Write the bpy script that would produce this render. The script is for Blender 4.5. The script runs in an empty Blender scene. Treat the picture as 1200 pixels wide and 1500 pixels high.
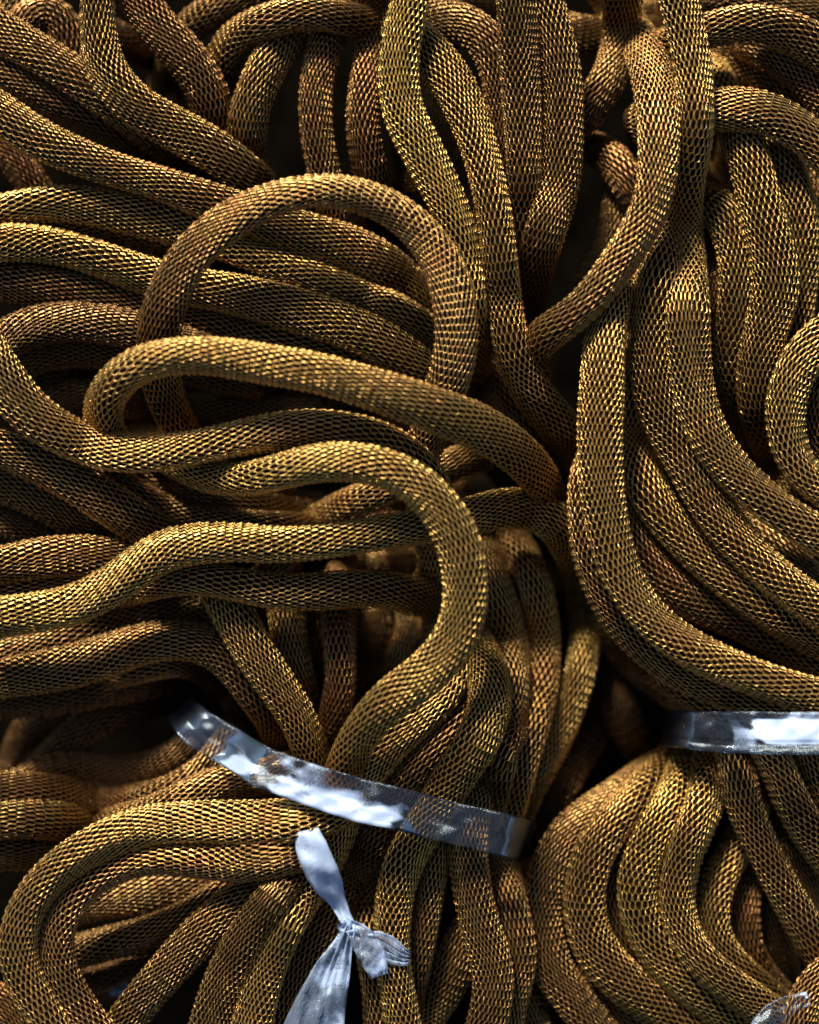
import bpy, math, random
import numpy as np
from mathutils import Vector, Matrix

rng = np.random.default_rng(7)
random.seed(7)

# ------------------------------------------------------------------ units
# Everything is laid out in "cord units" (one unit = 0.25 mm) in a frame whose x runs right,
# y runs up along the heap and z runs out of the heap; ROT turns that frame into the world.
S = 0.00025
D = 3000.0                       # distance from the camera to the reference layer
PITCH = math.radians(58)         # the camera looks this far down on the heap
cp, sp = math.cos(PITCH), math.sin(PITCH)
ROT = np.array([[1, 0, 0],
                [0, sp, -cp],
                [0, cp, sp]], dtype=float)      # columns: right, up, towards the camera
ORIGIN = np.array([0, 0, 0.30])

def world(p):
    return (np.asarray(p, float) * S) @ ROT.T + ORIGIN

sc = bpy.context.scene
C = sc.collection

# ------------------------------------------------------------------ camera
cam_d = bpy.data.cameras.new('camera')
cam = bpy.data.objects.new('camera', cam_d)
C.objects.link(cam)
sc.camera = cam
cam.matrix_world = Matrix.Translation(Vector(world((0, 0, D)))) @ Matrix(ROT.tolist()).to_4x4()
cam_d.sensor_fit = 'VERTICAL'
cam_d.sensor_height = 24
cam_d.lens = 24 * D / 1500.0
cam_d.clip_start = 0.01
cam_d.clip_end = 100
cam_d.dof.use_dof = True
cam_d.dof.focus_distance = (D - 190) * S
cam_d.dof.aperture_fstop = (cam_d.lens / 1000.0) / (104 * S)
cam_d.dof.aperture_blades = 8

# ------------------------------------------------------------------ light
w = bpy.data.worlds.new("World"); sc.world = w; w.use_nodes = True
nt = w.node_tree; nt.nodes.clear()
sky = nt.nodes.new('ShaderNodeTexSky'); sky.sky_type = 'NISHITA'; sky.sun_disc = False
SUN_EL, SUN_AZ = math.radians(61), math.radians(-34)      # azimuth from +Y (top of the heap), towards -X
sky.sun_elevation = SUN_EL; sky.sun_rotation = SUN_AZ
sky.air_density = 1.2; sky.dust_density = 2.0; sky.ozone_density = 1.5
bg = nt.nodes.new('ShaderNodeBackground'); bg.inputs['Strength'].default_value = 0.045
out = nt.nodes.new('ShaderNodeOutputWorld')
nt.links.new(sky.outputs[0], bg.inputs[0]); nt.links.new(bg.outputs[0], out.inputs[0])
sl = bpy.data.lights.new('sun', 'SUN'); sl.energy = 4.9; sl.angle = math.radians(14); sl.color = (1.0, 0.91, 0.74)
so = bpy.data.objects.new('sun', sl); C.objects.link(so)
sd = Vector((math.sin(SUN_AZ) * math.cos(SUN_EL), math.cos(SUN_AZ) * math.cos(SUN_EL), math.sin(SUN_EL)))
so.rotation_euler = sd.to_track_quat('Z', 'Y').to_euler()
so.location = (0, 0, 2)
sc.view_settings.view_transform = 'Standard'; sc.view_settings.look = 'None'
sc.view_settings.exposure = 1.05; sc.view_settings.gamma = 1.0
sc.cycles.max_bounces = 5; sc.cycles.diffuse_bounces = 2; sc.cycles.glossy_bounces = 3; sc.cycles.transparent_max_bounces = 12

# ------------------------------------------------------------------ materials
def mat(name):
    m = bpy.data.materials.new(name); m.use_nodes = True
    n = m.node_tree; n.nodes.clear()
    o = n.nodes.new('ShaderNodeOutputMaterial')
    return m, n, o

def noise(n, scale, detail=3, vec=None, rough=0.55):
    t = n.nodes.new('ShaderNodeTexNoise'); t.inputs['Scale'].default_value = scale
    t.inputs['Detail'].default_value = detail; t.inputs['Roughness'].default_value = rough
    if vec is not None: n.links.new(vec, t.inputs['Vector'])
    return t

def ramp(n, src, stops):
    r = n.nodes.new('ShaderNodeValToRGB')
    while len(r.color_ramp.elements) < len(stops): r.color_ramp.elements.new(0.5)
    for e, (p, c) in zip(r.color_ramp.elements, stops):
        e.position = p; e.color = (*c, 1) if len(c) == 3 else c
    n.links.new(src, r.inputs[0]); return r

def mixc(n, fac, a, b, mode='MIX'):
    m = n.nodes.new('ShaderNodeMix'); m.data_type = 'RGBA'; m.blend_type = mode
    if isinstance(fac, (int, float)): m.inputs[0].default_value = fac
    else: n.links.new(fac, m.inputs[0])
    for i, v in ((6, a), (7, b)):
        if isinstance(v, tuple): m.inputs[i].default_value = (*v, 1)
        else: n.links.new(v, m.inputs[i])
    return m.outputs[2]

def wire_material():
    m, n, o = mat('tarnished_brass_wire')
    geo = n.nodes.new('ShaderNodeNewGeometry')
    b = n.nodes.new('ShaderNodeBsdfPrincipled')
    inf = n.nodes.new('ShaderNodeObjectInfo')
    sep = n.nodes.new('ShaderNodeSeparateColor'); n.links.new(inf.outputs['Color'], sep.inputs[0])
    big = noise(n, 22, 3, geo.outputs['Position'])
    mid = noise(n, 95, 3, geo.outputs['Position'])
    fine = noise(n, 900, 2, geo.outputs['Position'])
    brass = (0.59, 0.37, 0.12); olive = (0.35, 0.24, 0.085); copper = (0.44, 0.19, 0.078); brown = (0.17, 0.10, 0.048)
    f1 = ramp(n, big.outputs[0], [(0.38, (0, 0, 0)), (0.62, (1, 1, 1))])
    c1 = mixc(n, f1.outputs[0], brass, olive)
    # tint in red: how coppery; tint in green: brown tone with painted shade
    f2 = ramp(n, mid.outputs[0], [(0.46, (0, 0, 0)), (0.68, (1, 1, 1))])
    ma = n.nodes.new('ShaderNodeMath'); ma.operation = 'MULTIPLY_ADD'; ma.use_clamp = True
    n.links.new(f2.outputs[0], ma.inputs[0]); ma.inputs[1].default_value = 0.55; n.links.new(sep.outputs[0], ma.inputs[2])
    c2 = mixc(n, ma.outputs[0], c1, copper)
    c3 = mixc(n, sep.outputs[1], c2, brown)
    f3 = ramp(n, fine.outputs[0], [(0.42, (0, 0, 0)), (0.7, (1, 1, 1))])
    fm = n.nodes.new('ShaderNodeMath'); fm.operation = 'MULTIPLY'; n.links.new(f3.outputs[0], fm.inputs[0]); fm.inputs[1].default_value = 0.55
    c4 = mixc(n, fm.outputs[0], c3, (0.30, 0.115, 0.05))
    c5 = mixc(n, sep.outputs[2], c4, (0.86, 0.59, 0.155))  # tint in blue: gold tone with the brightness of lit cords painted in
    n.links.new(c5, b.inputs['Base Color'])
    b.inputs['Metallic'].default_value = 0.93
    rr = n.nodes.new('ShaderNodeMapRange'); n.links.new(mid.outputs[0], rr.inputs[0])
    rr.inputs[3].default_value = 0.30; rr.inputs[4].default_value = 0.48
    n.links.new(rr.outputs[0], b.inputs['Roughness'])
    n.links.new(b.outputs[0], o.inputs[0])
    return m

def shade_core_material():
    m, n, o = mat('painted_shade_inside_sleeve')
    b = n.nodes.new('ShaderNodeBsdfPrincipled')
    geo = n.nodes.new('ShaderNodeNewGeometry')
    t = noise(n, 400, 3, geo.outputs['Position'])
    r = ramp(n, t.outputs[0], [(0.35, (0.008, 0.0045, 0.002)), (0.7, (0.026, 0.014, 0.006))])  # near-black brown stands for the shade inside the hollow sleeve
    n.links.new(r.outputs[0], b.inputs['Base Color'])
    b.inputs['Roughness'].default_value = 0.8
    b.inputs['Specular IOR Level'].default_value = 0.0
    n.links.new(b.outputs[0], o.inputs[0])
    return m

def ground_material():
    m, n, o = mat('painted_gap_shade')
    b = n.nodes.new('ShaderNodeBsdfPrincipled')
    geo = n.nodes.new('ShaderNodeNewGeometry')
    t = noise(n, 60, 5, geo.outputs['Position'])
    r = ramp(n, t.outputs[0], [(0.3, (0.0012, 0.001, 0.0008)), (0.7, (0.004, 0.003, 0.002))])  # near-black colour stands for the deep shade in the gaps
    n.links.new(r.outputs[0], b.inputs['Base Color']); b.inputs['Roughness'].default_value = 0.9; b.inputs['Specular IOR Level'].default_value = 0.0
    bp = n.nodes.new('ShaderNodeBump'); bp.inputs['Strength'].default_value = 0.5; bp.inputs['Distance'].default_value = 0.002
    n.links.new(t.outputs[0], bp.inputs['Height']); n.links.new(bp.outputs[0], b.inputs['Normal'])
    n.links.new(b.outputs[0], o.inputs[0])
    return m

def plastic_material(name, frost, clear, dirt=True, su=0.5, sv=0.9, th=0.62):
    """thin film: see-through, but bluish white where it is milky and where sky sheen is painted in"""
    m, n, o = mat(name)
    uv = n.nodes.new('ShaderNodeUVMap'); uv.uv_map = 'UVMap'
    mp = n.nodes.new('ShaderNodeMapping'); n.links.new(uv.outputs[0], mp.inputs[0]); mp.inputs['Scale'].default_value = (16, 1.6, 1)
    fib = noise(n, 5, 4, mp.outputs[0], 0.7)
    mp2 = n.nodes.new('ShaderNodeMapping'); n.links.new(uv.outputs[0], mp2.inputs[0]); mp2.inputs['Scale'].default_value = (su, sv, 1)
    cloud = noise(n, 1.6, 3, mp2.outputs[0], 0.55); cloud.inputs['Distortion'].default_value = 0.6
    spec = noise(n, 14, 3, uv.outputs[0], 0.5)
    add = n.nodes.new('ShaderNodeMath'); add.operation = 'MULTIPLY_ADD'; n.links.new(fib.outputs[0], add.inputs[0])
    add.inputs[1].default_value = 0.50; n.links.new(cloud.outputs[0], add.inputs[2])
    fa = n.nodes.new('ShaderNodeAttribute'); fa.attribute_name = 'frost'  # patch mask: milky film on the knot, painted sky reflection on the straps
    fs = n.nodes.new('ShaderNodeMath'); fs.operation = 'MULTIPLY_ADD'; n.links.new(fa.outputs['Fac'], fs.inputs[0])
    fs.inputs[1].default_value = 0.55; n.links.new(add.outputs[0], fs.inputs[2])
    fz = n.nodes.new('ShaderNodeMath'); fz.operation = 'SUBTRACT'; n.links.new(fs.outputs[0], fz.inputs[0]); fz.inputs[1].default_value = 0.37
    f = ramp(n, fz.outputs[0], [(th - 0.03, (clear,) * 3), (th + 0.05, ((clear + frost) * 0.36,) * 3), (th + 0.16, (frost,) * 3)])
    bp = n.nodes.new('ShaderNodeBump'); bp.inputs['Strength'].default_value = 0.6; bp.inputs['Distance'].default_value = 0.0006
    n.links.new(add.outputs[0], bp.inputs['Height'])
    body = n.nodes.new('ShaderNodeBsdfPrincipled')
    body.inputs['Base Color'].default_value = (0.52, 0.66, 0.95, 1)
    body.inputs['Roughness'].default_value = 0.22; body.inputs['IOR'].default_value = 1.6
    body.inputs['Specular Tint'].default_value = (0.72, 0.86, 1, 1)
    n.links.new(bp.outputs[0], body.inputs['Normal'])
    tl = n.nodes.new('ShaderNodeBsdfTranslucent'); tl.inputs[0].default_value = (0.52, 0.66, 0.95, 1)
    bb = n.nodes.new('ShaderNodeMixShader'); bb.inputs[0].default_value = 0.3
    n.links.new(body.outputs[0], bb.inputs[1]); n.links.new(tl.outputs[0], bb.inputs[2])
    tr = n.nodes.new('ShaderNodeBsdfTransparent'); tr.inputs[0].default_value = (0.93, 0.94, 0.95, 1)
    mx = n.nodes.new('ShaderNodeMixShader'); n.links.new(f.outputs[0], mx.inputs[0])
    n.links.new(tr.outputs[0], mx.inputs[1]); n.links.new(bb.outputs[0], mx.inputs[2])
    g = n.nodes.new('ShaderNodeBsdfGlossy'); g.inputs[0].default_value = (0.72, 0.86, 1, 1); g.inputs['Roughness'].default_value = 0.16
    n.links.new(bp.outputs[0], g.inputs['Normal'])
    fr = n.nodes.new('ShaderNodeFresnel'); fr.inputs[0].default_value = 1.42
    m3 = n.nodes.new('ShaderNodeMixShader'); n.links.new(fr.outputs[0], m3.inputs[0])
    n.links.new(mx.outputs[0], m3.inputs[1]); n.links.new(g.outputs[0], m3.inputs[2])
    last = m3.outputs[0]
    if dirt:
        d = n.nodes.new('ShaderNodeBsdfDiffuse'); d.inputs[0].default_value = (0.10, 0.055, 0.03, 1)
        fd = ramp(n, spec.outputs[0], [(0.68, (0, 0, 0)), (0.76, (0.75, 0.75, 0.75))])
        m2 = n.nodes.new('ShaderNodeMixShader'); n.links.new(fd.outputs[0], m2.inputs[0])
        n.links.new(last, m2.inputs[1]); n.links.new(d.outputs[0], m2.inputs[2]); last = m2.outputs[0]
    n.links.new(last, o.inputs[0])
    return m

M_WIRE = wire_material(); M_SHADE_CORE = shade_core_material(); M_GROUND = ground_material()
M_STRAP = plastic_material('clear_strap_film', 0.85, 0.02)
M_KNOT = plastic_material('milky_strip_film', 0.9, 0.22, False, 0.7, 0.7, 0.60)

# ------------------------------------------------------------------ mesh helpers
def quad_mesh(name, verts, quads, material, smooth=True, uvs=None):
    me = bpy.data.meshes.new(name)
    nv, nf = len(verts), len(quads)
    me.vertices.add(nv); me.loops.add(nf * 4); me.polygons.add(nf)
    me.vertices.foreach_set('co', np.ascontiguousarray(verts, dtype=np.float32).ravel())
    me.loops.foreach_set('vertex_index', np.ascontiguousarray(quads, dtype=np.int32).ravel())
    me.polygons.foreach_set('loop_start', np.arange(nf, dtype=np.int32) * 4)
    me.polygons.foreach_set('loop_total', np.full(nf, 4, dtype=np.int32))
    me.polygons.foreach_set('use_smooth', np.full(nf, smooth, dtype=bool))
    if uvs is not None:
        l = me.uv_layers.new(name='UVMap')
        l.data.foreach_set('uv', uvs[quads.ravel()].astype(np.float32).ravel())
    me.materials.append(material)
    me.update(calc_edges=True)
    return me

def link(name, me, parent=None):
    o = bpy.data.objects.new(name, me); C.objects.link(o)
    if parent is not None: o.parent = parent
    return o

def empty(name, loc, label, cat, group=None):
    o = bpy.data.objects.new(name, None); C.objects.link(o)
    o.location = loc; o.empty_display_size = 0.01
    o['label'] = label; o['category'] = cat
    if group: o['group'] = group
    return o

# ------------------------------------------------------------------ the cords
# (label, layer, radius, copper, brown with painted shade, points "x y" or "x y layer")
CORDS = []
LAYER = 27.0
def cord(label, layer, pts, r=28.5, cu=0.0, br_shade=0.0, au_light=0.0, plunge=True):
    P = []
    for tok in pts.split(','):
        v = [float(t) for t in tok.split()]
        P.append((v[0], v[1], v[2] if len(v) > 2 else layer, 0))
    CORDS.append((label, r * (D - layer * LAYER) / D, cu, br_shade, dive(P) if plunge else P, au_light))

def dive(P):
    """ends that lie inside the picture run on and plunge below their neighbours"""
    for end in (0, 1):
        a, b = (P[0], P[1]) if end == 0 else (P[-1], P[-2])
        if -20 < a[0] < 1220 and -20 < a[1] < 1520:
            dx, dy = a[0] - b[0], a[1] - b[1]; l = math.hypot(dx, dy) + 1e-6; dx /= l; dy /= l
            e1 = (a[0] + dx * 36, a[1] + dy * 36, a[2] - 0.9); e2 = (a[0] + dx * 76, a[1] + dy * 76, a[2] - 2.6)
            P = [(*e2, 1), (*e1, 1)] + P if end == 0 else P + [(*e1, 1), (*e2, 1)]
    return P

# --- upper left
cord('thick cord dropping from the top left edge, then slanting right under the big arching loop', 6, '142 -40,143 40,155 100,195 150,260 190,320 225,370 262 5.6,405 288 4.6', br_shade=0.35, au_light=0.19)
cord('cord slanting down from the left edge, tucked under the dark top left cord', 5, '-40 15,0 45,40 68,100 105,160 150,230 205,290 245,335 275 4.4', br_shade=0.3)
cord('pale lit cord slanting from the left edge behind the crown of the big loop', 6.4, '-40 140,0 165,60 203,150 242,233 269,317 300 6.2,385 322 5.6,450 342 5,520 363 4.8,575 393 4.8,618 435 4.6,655 495 4.4')
cord('dim narrow cord squeezed between the two slanting cords at upper left', 4.2, '-30 85,10 108,67 143,150 188,217 228,300 265,350 295', 26, br_shade=0.5)
cord('reddish dark cord at the left edge, low beneath the pale slanting cord', 2.4, '-30 185,15 225,45 262,70 310', 27, cu=0.5, br_shade=0.4)
cord('small dark arching cord in the top left corner', 3, '-10 95,15 60,40 28,70 15,95 45,105 100,110 150', 27, cu=0.3, br_shade=0.4)
cord('short dark cord crossing the top left corner behind the arch', 2, '-30 50,0 25,30 5,60 -30', 27, br_shade=0.5)
cord('brown cord from the top edge, just right of the thick upper left cord', 5, '170 -40,195 -10,228 38,268 80,296 117,312 165,315 220', 29, cu=0.25, br_shade=0.3)
cord('dark cord bending into the shade beneath the upper left brown cord', 3.2, '205 70,235 85,262 120,280 170,300 220', 27, cu=0.2, br_shade=0.6)
cord('dark cord curving up to the top edge, right of the upper left brown cord', 3.4, '250 100,262 60,292 28,340 0,400 -20', 27, br_shade=0.55)
cord('dark cord curving right along the top edge above two hanging cord ends', 6, '318 160 3.6,322 100 4,345 55 4.6,400 27 5.6,460 18,520 30 5.6,590 52 4', 27, cu=0.1, br_shade=0.3)
cord('curved cord leaning left under the top edge, above the big loop', 5.2, '445 20 4,420 50 4.8,392 95,370 145,361 195,368 245,390 290', 28)
cord('upright coppery cord between two dark gaps above the big loop', 4.6, '492 10,486 40,476 75,464 130,465 200,474 250,488 310', 27, cu=0.25)
cord('upright brown cord touching the left side of the brightest golden cord', 5.2, '550 -40,546 20,542 70,533 130,531 190,541 240,552 290 3.8,562 335 2.4', 26, cu=0.35, br_shade=0.25)
cord('brightest golden cord from the top edge, curving down beside the big loop', 7.2, '606 -40,598 10,587 60,583 120,592 170,612 210,638 260,662 310,678 360,687 420,690 470', 27.5, au_light=0.56)
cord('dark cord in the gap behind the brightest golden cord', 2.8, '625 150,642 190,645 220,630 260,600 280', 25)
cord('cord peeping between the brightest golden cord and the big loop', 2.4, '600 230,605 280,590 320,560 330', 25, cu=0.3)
cord('pale cord from the top centre running steeply down the middle of the heap', 6, '590 40,640 90,672 140,697 200 6.8,715 267 7.4,728 333 7.4,735 400 7.2,742 467 7,754 525 6.4,778 575 5.6,812 615 4.8,850 665 4,880 720 3.4', 28.5, cu=0.05, au_light=0.19)
cord('darker cord arching over the top of the pale middle cord', 4.8, '625 25,665 30,702 50,730 95,738 160,742 230,748 300', 27, cu=0.1, br_shade=0.3)
cord('straight upright cord from the top edge, right of the pale middle cord', 6.7, '752 -40,757 0,761 67,765 133,767 200,767 270,764 340 6,765 400 5.4,770 450 4.6', 28, br_shade=0.2)
cord('bowed cord right of the straight upright cord, tapering to a low end', 6.6, '790 -40,803 20,815 70,823 120,824 190,820 260,806 320,788 380 6,776 440 5,770 480 4.2', 28, br_shade=0.25)
cord('brown cord from the top edge curving left behind the bowed cord', 5.4, '912 -40,912 20,908 70,890 120,862 160,830 200', 28, br_shade=0.3)
cord('dim level cord crossing near the top edge, right of centre', 3.6, '780 40,830 48,880 55,950 50', 26, br_shade=0.4)
cord('dark cord hidden high behind the straight upright cord', 2.6, '640 -10,690 5,740 20,790 35', 25, br_shade=0.4)
cord('tall cord from the top edge hanging beside the hooked cord, then swinging right', 7.0, '985 -40,995 5,1009 67,1018 133,1018 200,1008 240 6.6,999 300 5.4,1001 360 5.4,1005 430 6.2,1007 500,1014 567,1036 633,1078 692,1135 742,1190 778,1250 810', 30, au_light=0.15)
cord('long hooked cord bending down left over the dark central gap', 8.4, '915 30 4.2,942 70 5.6,958 120 7.4,964 170,964 235,955 295,932 345,900 392,865 438,830 470,800 490 7.2,782 512 6,780 545 4.5', 28.5)
cord('short coppery cord in the gap left of the long hooked cord', 5, '835 205,862 215,890 225,915 258,940 300', 26, cu=0.4)
cord('grey cord standing deep in the gap under the short coppery cord', 2.6, '906 262 2,900 320,888 370,862 415,840 460', 22, br_shade=0.1, plunge=False)
cord('dim cord behind the top of the tall cord', 3, '990 50,970 90,960 140', 25, br_shade=0.4)
cord('golden cord arching across the top right corner', 6.2, '990 60,1030 46,1070 36,1115 36,1160 48,1200 70,1250 110', 29, br_shade=0.1)
cord('dark cord along the very top right edge', 4, '1010 5,1060 -8,1120 -5,1180 5,1240 20', 25, br_shade=0.4)
cord('dim cord between the two arching cords of the top right', 4.0, '1040 75,1080 85,1115 100,1150 122,1200 165,1240 205', 27, cu=0.2, br_shade=0.35)
cord('dusky cord low under the arching cord at the top right', 3.0, '1040 110,1080 108,1120 125,1160 150', 25, br_shade=0.5)
cord('second dim cord near the right edge beneath the top right arch', 4.6, '1100 60,1140 80,1180 112,1240 170', 27, cu=0.15, br_shade=0.3)
cord('golden cord bending from the tall cord down to the right edge', 6.6, '1000 170,1040 162,1080 160,1115 164,1155 180,1200 213,1250 262', 28)
# --- right bundle
cord('broad cord falling from under the right arch toward the middle right', 5.6, '1065 150,1080 190,1095 230,1108 280,1118 330,1130 375,1136 420,1126 470,1114 530,1112 590,1125 640', 31, cu=0.12, au_light=0.22)
cord('yellow edged cord at right, outside the broad falling cord', 4.8, '1095 170,1125 205,1152 250,1168 310,1172 370,1165 430,1155 500,1140 580', 29, au_light=0.22)
cord('dark cord along the right edge behind the yellow edged cord', 2.8, '1175 220,1192 290,1200 370,1190 440,1180 520', 27, cu=0.3, br_shade=0.4)
cord('olive cord curling out of the gap, then running down the right bundle', 5.4, '1000 325 3.8,1022 292 4.8,1052 300,1075 340,1084 400,1081 460,1073 520,1076 570,1096 630,1125 680,1165 720,1230 760', 29, br_shade=0.05, au_light=0.19)
cord('coppery cord nested inside the olive curling cord', 3.8, '1015 300,1035 345,1048 395,1048 450,1042 510,1040 570,1060 640', 25, cu=0.5)
cord('faint grey cord deep behind the right dark gap', 1.6, '1070 230,1062 270,1070 320', 20)
cord('long cord sweeping down the right bundle, second from the front cord', 6.2, '990 270 4,975 330 5,963 400 6,956 450,954 500,961 570,985 632,1010 680,1037 735,1083 795,1145 852,1190 885,1240 920', 31, au_light=0.15)
cord('gold lit cord in the right bundle with a dark slit above it', 5.2, '935 570,930 620,938 680,960 735,1000 788,1055 843,1115 888,1180 925,1250 955', 31, cu=0.15, au_light=0.30)
cord('shaded cord between the front cord and the gold lit cord', 4.6, '925 640,918 700,922 755,942 805,978 848,1028 884,1088 910,1150 942,1240 985', 30, cu=0.25)
cord('front cord of the right bundle, falling straight then sweeping right', 8.0, '893 464 7.2,886 500,883 567,879 633,881 700,889 767,905 830,930 878,965 918,1015 952,1072 978,1140 1003,1240 1035', 29.5, cu=0.15, au_light=0.22)
cord('golden cord showing left of the front cord of the right bundle', 5.6, '880 655,860 700,856 745,860 800,878 855,908 905,950 948,1005 985,1070 1010,1140 1035,1240 1075', 28)
cord('lowest cord of the upper right bundle, running into the clear strap', 4.6, '888 880,905 925,930 965,975 1000,1030 1035,1065 1070,1080 1120,1090 1175,1115 1235,1147 1300,1180 1360,1215 1425', 29)
cord('cord passing under the shiny end of the right strap', 5.0, '960 970,1010 1005,1062 1030,1105 1060,1132 1107,1160 1170,1190 1225,1240 1290', 30)
cord('cord entering the right strap next to the right edge', 4.8, '1050 1000,1110 1025,1160 1055,1190 1107,1215 1160,1250 1200', 29, cu=0.1)
cord('dark cord squeezed between two cords below the right strap', 3.6, '1100 1090,1122 1160,1150 1230,1185 1300,1220 1370', 26, br_shade=0.4)
cord('cord filling the right edge beside the right bundle', 4.4, '1120 780,1160 820,1200 865,1250 910', 28, br_shade=0.1)
cord('C shaped cord curling in from the right edge', 6.6, '1250 470,1208 492,1175 525,1155 570,1150 618,1160 665,1188 705,1240 735', 29, au_light=0.22)
cord('small inner cord inside the C shaped cord at the right edge', 4.6, '1250 540,1215 560,1200 600,1202 650,1240 690', 26, cu=0.1)
cord('deep coppery cord behind the upper part of the right bundle', 2.6, '915 520,912 600,905 680,920 740', 26, cu=0.4, br_shade=0.3)
# --- left middle
cord('curved cord atop the left bundle, flowing right behind the big loop', 4.8, '-40 318,30 303,90 297,150 305,220 320,290 338,350 360,405 381,462 402,520 424,580 452,632 490,680 535', 28, au_light=0.22)
cord('reddish cord just below the curved top cord of the left bundle', 4.2, '-30 335,50 324,130 325,210 342,280 360,335 378 3.6', 27, cu=0.25)
cord('cord lit gold inside the big loop, third from the top of the left bundle', 5.2, '-40 358,40 355,100 365,160 384,220 405,290 422,345 432,400 446,460 463,520 484,580 515,650 565', 29, cu=0.05, au_light=0.26)
cord('dim cord fourth from the top of the left bundle', 4.6, '-40 405,60 420,120 430,200 447,270 458,340 472,420 492,500 512,580 545', 28, cu=0.15, br_shade=0.3)
cord('dark curved cord at the left edge under the fourth cord', 5.0, '-50 540,-15 512,20 492,60 476,120 472,190 482,260 500,330 520', 26, br_shade=0.6)
cord('dark cord below the curved cord near the left edge', 3.8, '15 545,45 522,90 512,150 512,220 522,300 545,380 560', 25, cu=0.1, br_shade=0.45)
cord('grey cord low in the left hollow above the sagging cord', 1.8, '-20 570,30 556,80 555,130 565,190 590', 27, br_shade=0.1)
cord('short dark cord ending against the hook tip of the arching cord', 3.2, '55 600,95 583,140 580,190 590,240 585', 24, cu=0.3, br_shade=0.4)
cord('shaded cord seen through the hook of the arching cord', 3.0, '150 625,200 605,260 598,330 600,400 600,470 610,540 625', 26, br_shade=0.45)
cord('second shaded cord below the arching cord', 2.6, '260 560,330 572,400 578,470 590,540 600,600 630', 26, br_shade=0.5)
cord('shaded cord inside the big loop below the gold cords', 3.4, '270 480,340 490,400 500,470 520,540 545,600 570', 26, br_shade=0.4)
cord('big arching loop of cord near the centre', 9.0, '645 960 5,640 915 5,635 860 5,632 800 5.2,622 740 5.6,616 700 6,622 655 6.6,640 605 7.4,658 555,668 500,664 440,648 385,615 338,572 304,522 285,468 279,410 289,352 314,302 350,262 398,239 450,231 505 8,236 555 6.4,252 600 5.6,280 655 4.6,300 690 4', 28, cu=0.12)
cord('arching cord crossing over the big loop with a hook at its left end', 10.4, '175 672 5,155 632 7,150 598 8.6,166 563 9.6,197 538,240 523,300 520,360 528,400 536,465 548,533 567,585 582,633 598,700 624 9.6,748 655 8.6,785 692 6.6,806 735 4,816 780 2.6', 30, cu=0.05, au_light=0.19)
cord('sagging cord from the left edge, passing below the hook of the arching cord', 8.0, '-45 470,-20 515,8 560,44 602,90 633,140 655,200 664,260 660,330 647,400 634,460 629,520 636,570 655,612 690 7.4,640 740 6,650 800 5', 29.5, cu=0.05, au_light=0.15)
cord('bright S shaped cord curling round the right side of the lower middle', 10, '225 655 4.6,280 685 5.2,325 700 6.6,362 701 8.2,400 694 9.6,460 680,520 678,575 691,622 720,657 762,678 812,684 860,677 912,653 957,618 992,580 1018,545 1052,516 1095 8,500 1140 6.5,492 1180 5', 29.5, au_light=0.27)
cord('wavy cord from the left edge, passing under the bright S and down the right gap', 8.0, '-40 906,0 903,50 898,100 890,150 868,195 836,238 808,290 796,350 793,400 796,460 793,530 785,590 776 7.6,640 768 6.6,690 758 6,740 745 5.6,785 747 5.2,822 772 5,844 818 4.6,856 875 4.2,857 930 3.8,848 990 3.4,828 1045 3.2,800 1100 3,772 1150 2.8,748 1210 2.6', 28, au_light=0.26)
cord('level cord below the wavy cord, ending behind the S shaped cord', 6.6, '150 872 3.6,190 862 4.6,235 850 6,290 845,340 853,400 866,460 868,530 863,580 868,625 876 5.8,660 884 5', 27, cu=0.2, au_light=0.15, plunge=False)
cord('brown cord level with the left end of the wavy cord, above it', 5.6, '-40 835,0 828,50 818,120 812,180 816,240 828 5', 26, cu=0.1, br_shade=0.25)
cord('thin strip of cord between the brown cord and the wavy cord at left', 4.8, '-40 872,50 860,120 852,190 850,260 850', 24, cu=0.25, br_shade=0.2)
cord('cord slanting from the left edge below the sagging cord', 6.0, '-40 640,30 668,80 692,130 720,180 752,230 782 5.4,270 805 4.8', 29, br_shade=0.15)
cord('dark cord fanning down right under the sagging cord', 5.0, '90 640,130 675,175 712,230 745,290 764,360 775,440 780', 27, cu=0.1, br_shade=0.4)
cord('upper dark cord fanning right under the sagging cord', 4.4, '150 660,200 688,260 712,320 732,390 752,460 762', 27, cu=0.1, br_shade=0.35)
cord('dim cord between the sagging cord and the S shaped cord', 3.8, '230 690,300 705,360 725,430 740,500 750', 26, br_shade=0.35)
cord('grey soft cord left of the slanting cord at the left edge', 3.6, '-40 700,0 708,45 725,90 748,140 777,200 808', 27, br_shade=0.1)
cord('lower grey soft cord near the left edge', 2.6, '-40 745,0 758,40 775,90 795,150 812', 25, br_shade=0.85)
cord('short slanting cord in the hollow under the S shaped cord', 4.8, '415 812,440 780,480 752,530 732,590 710,640 690', 25, cu=0.1)
cord('deep cord in the dark slot below the wavy cord', 1.6, '380 830,450 835,520 825,590 815', 22, br_shade=0.5)
cord('cord behind the slot right of the level cord', 2.6, '590 790,592 830,605 880,600 930,585 975', 24, cu=0.2)
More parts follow.
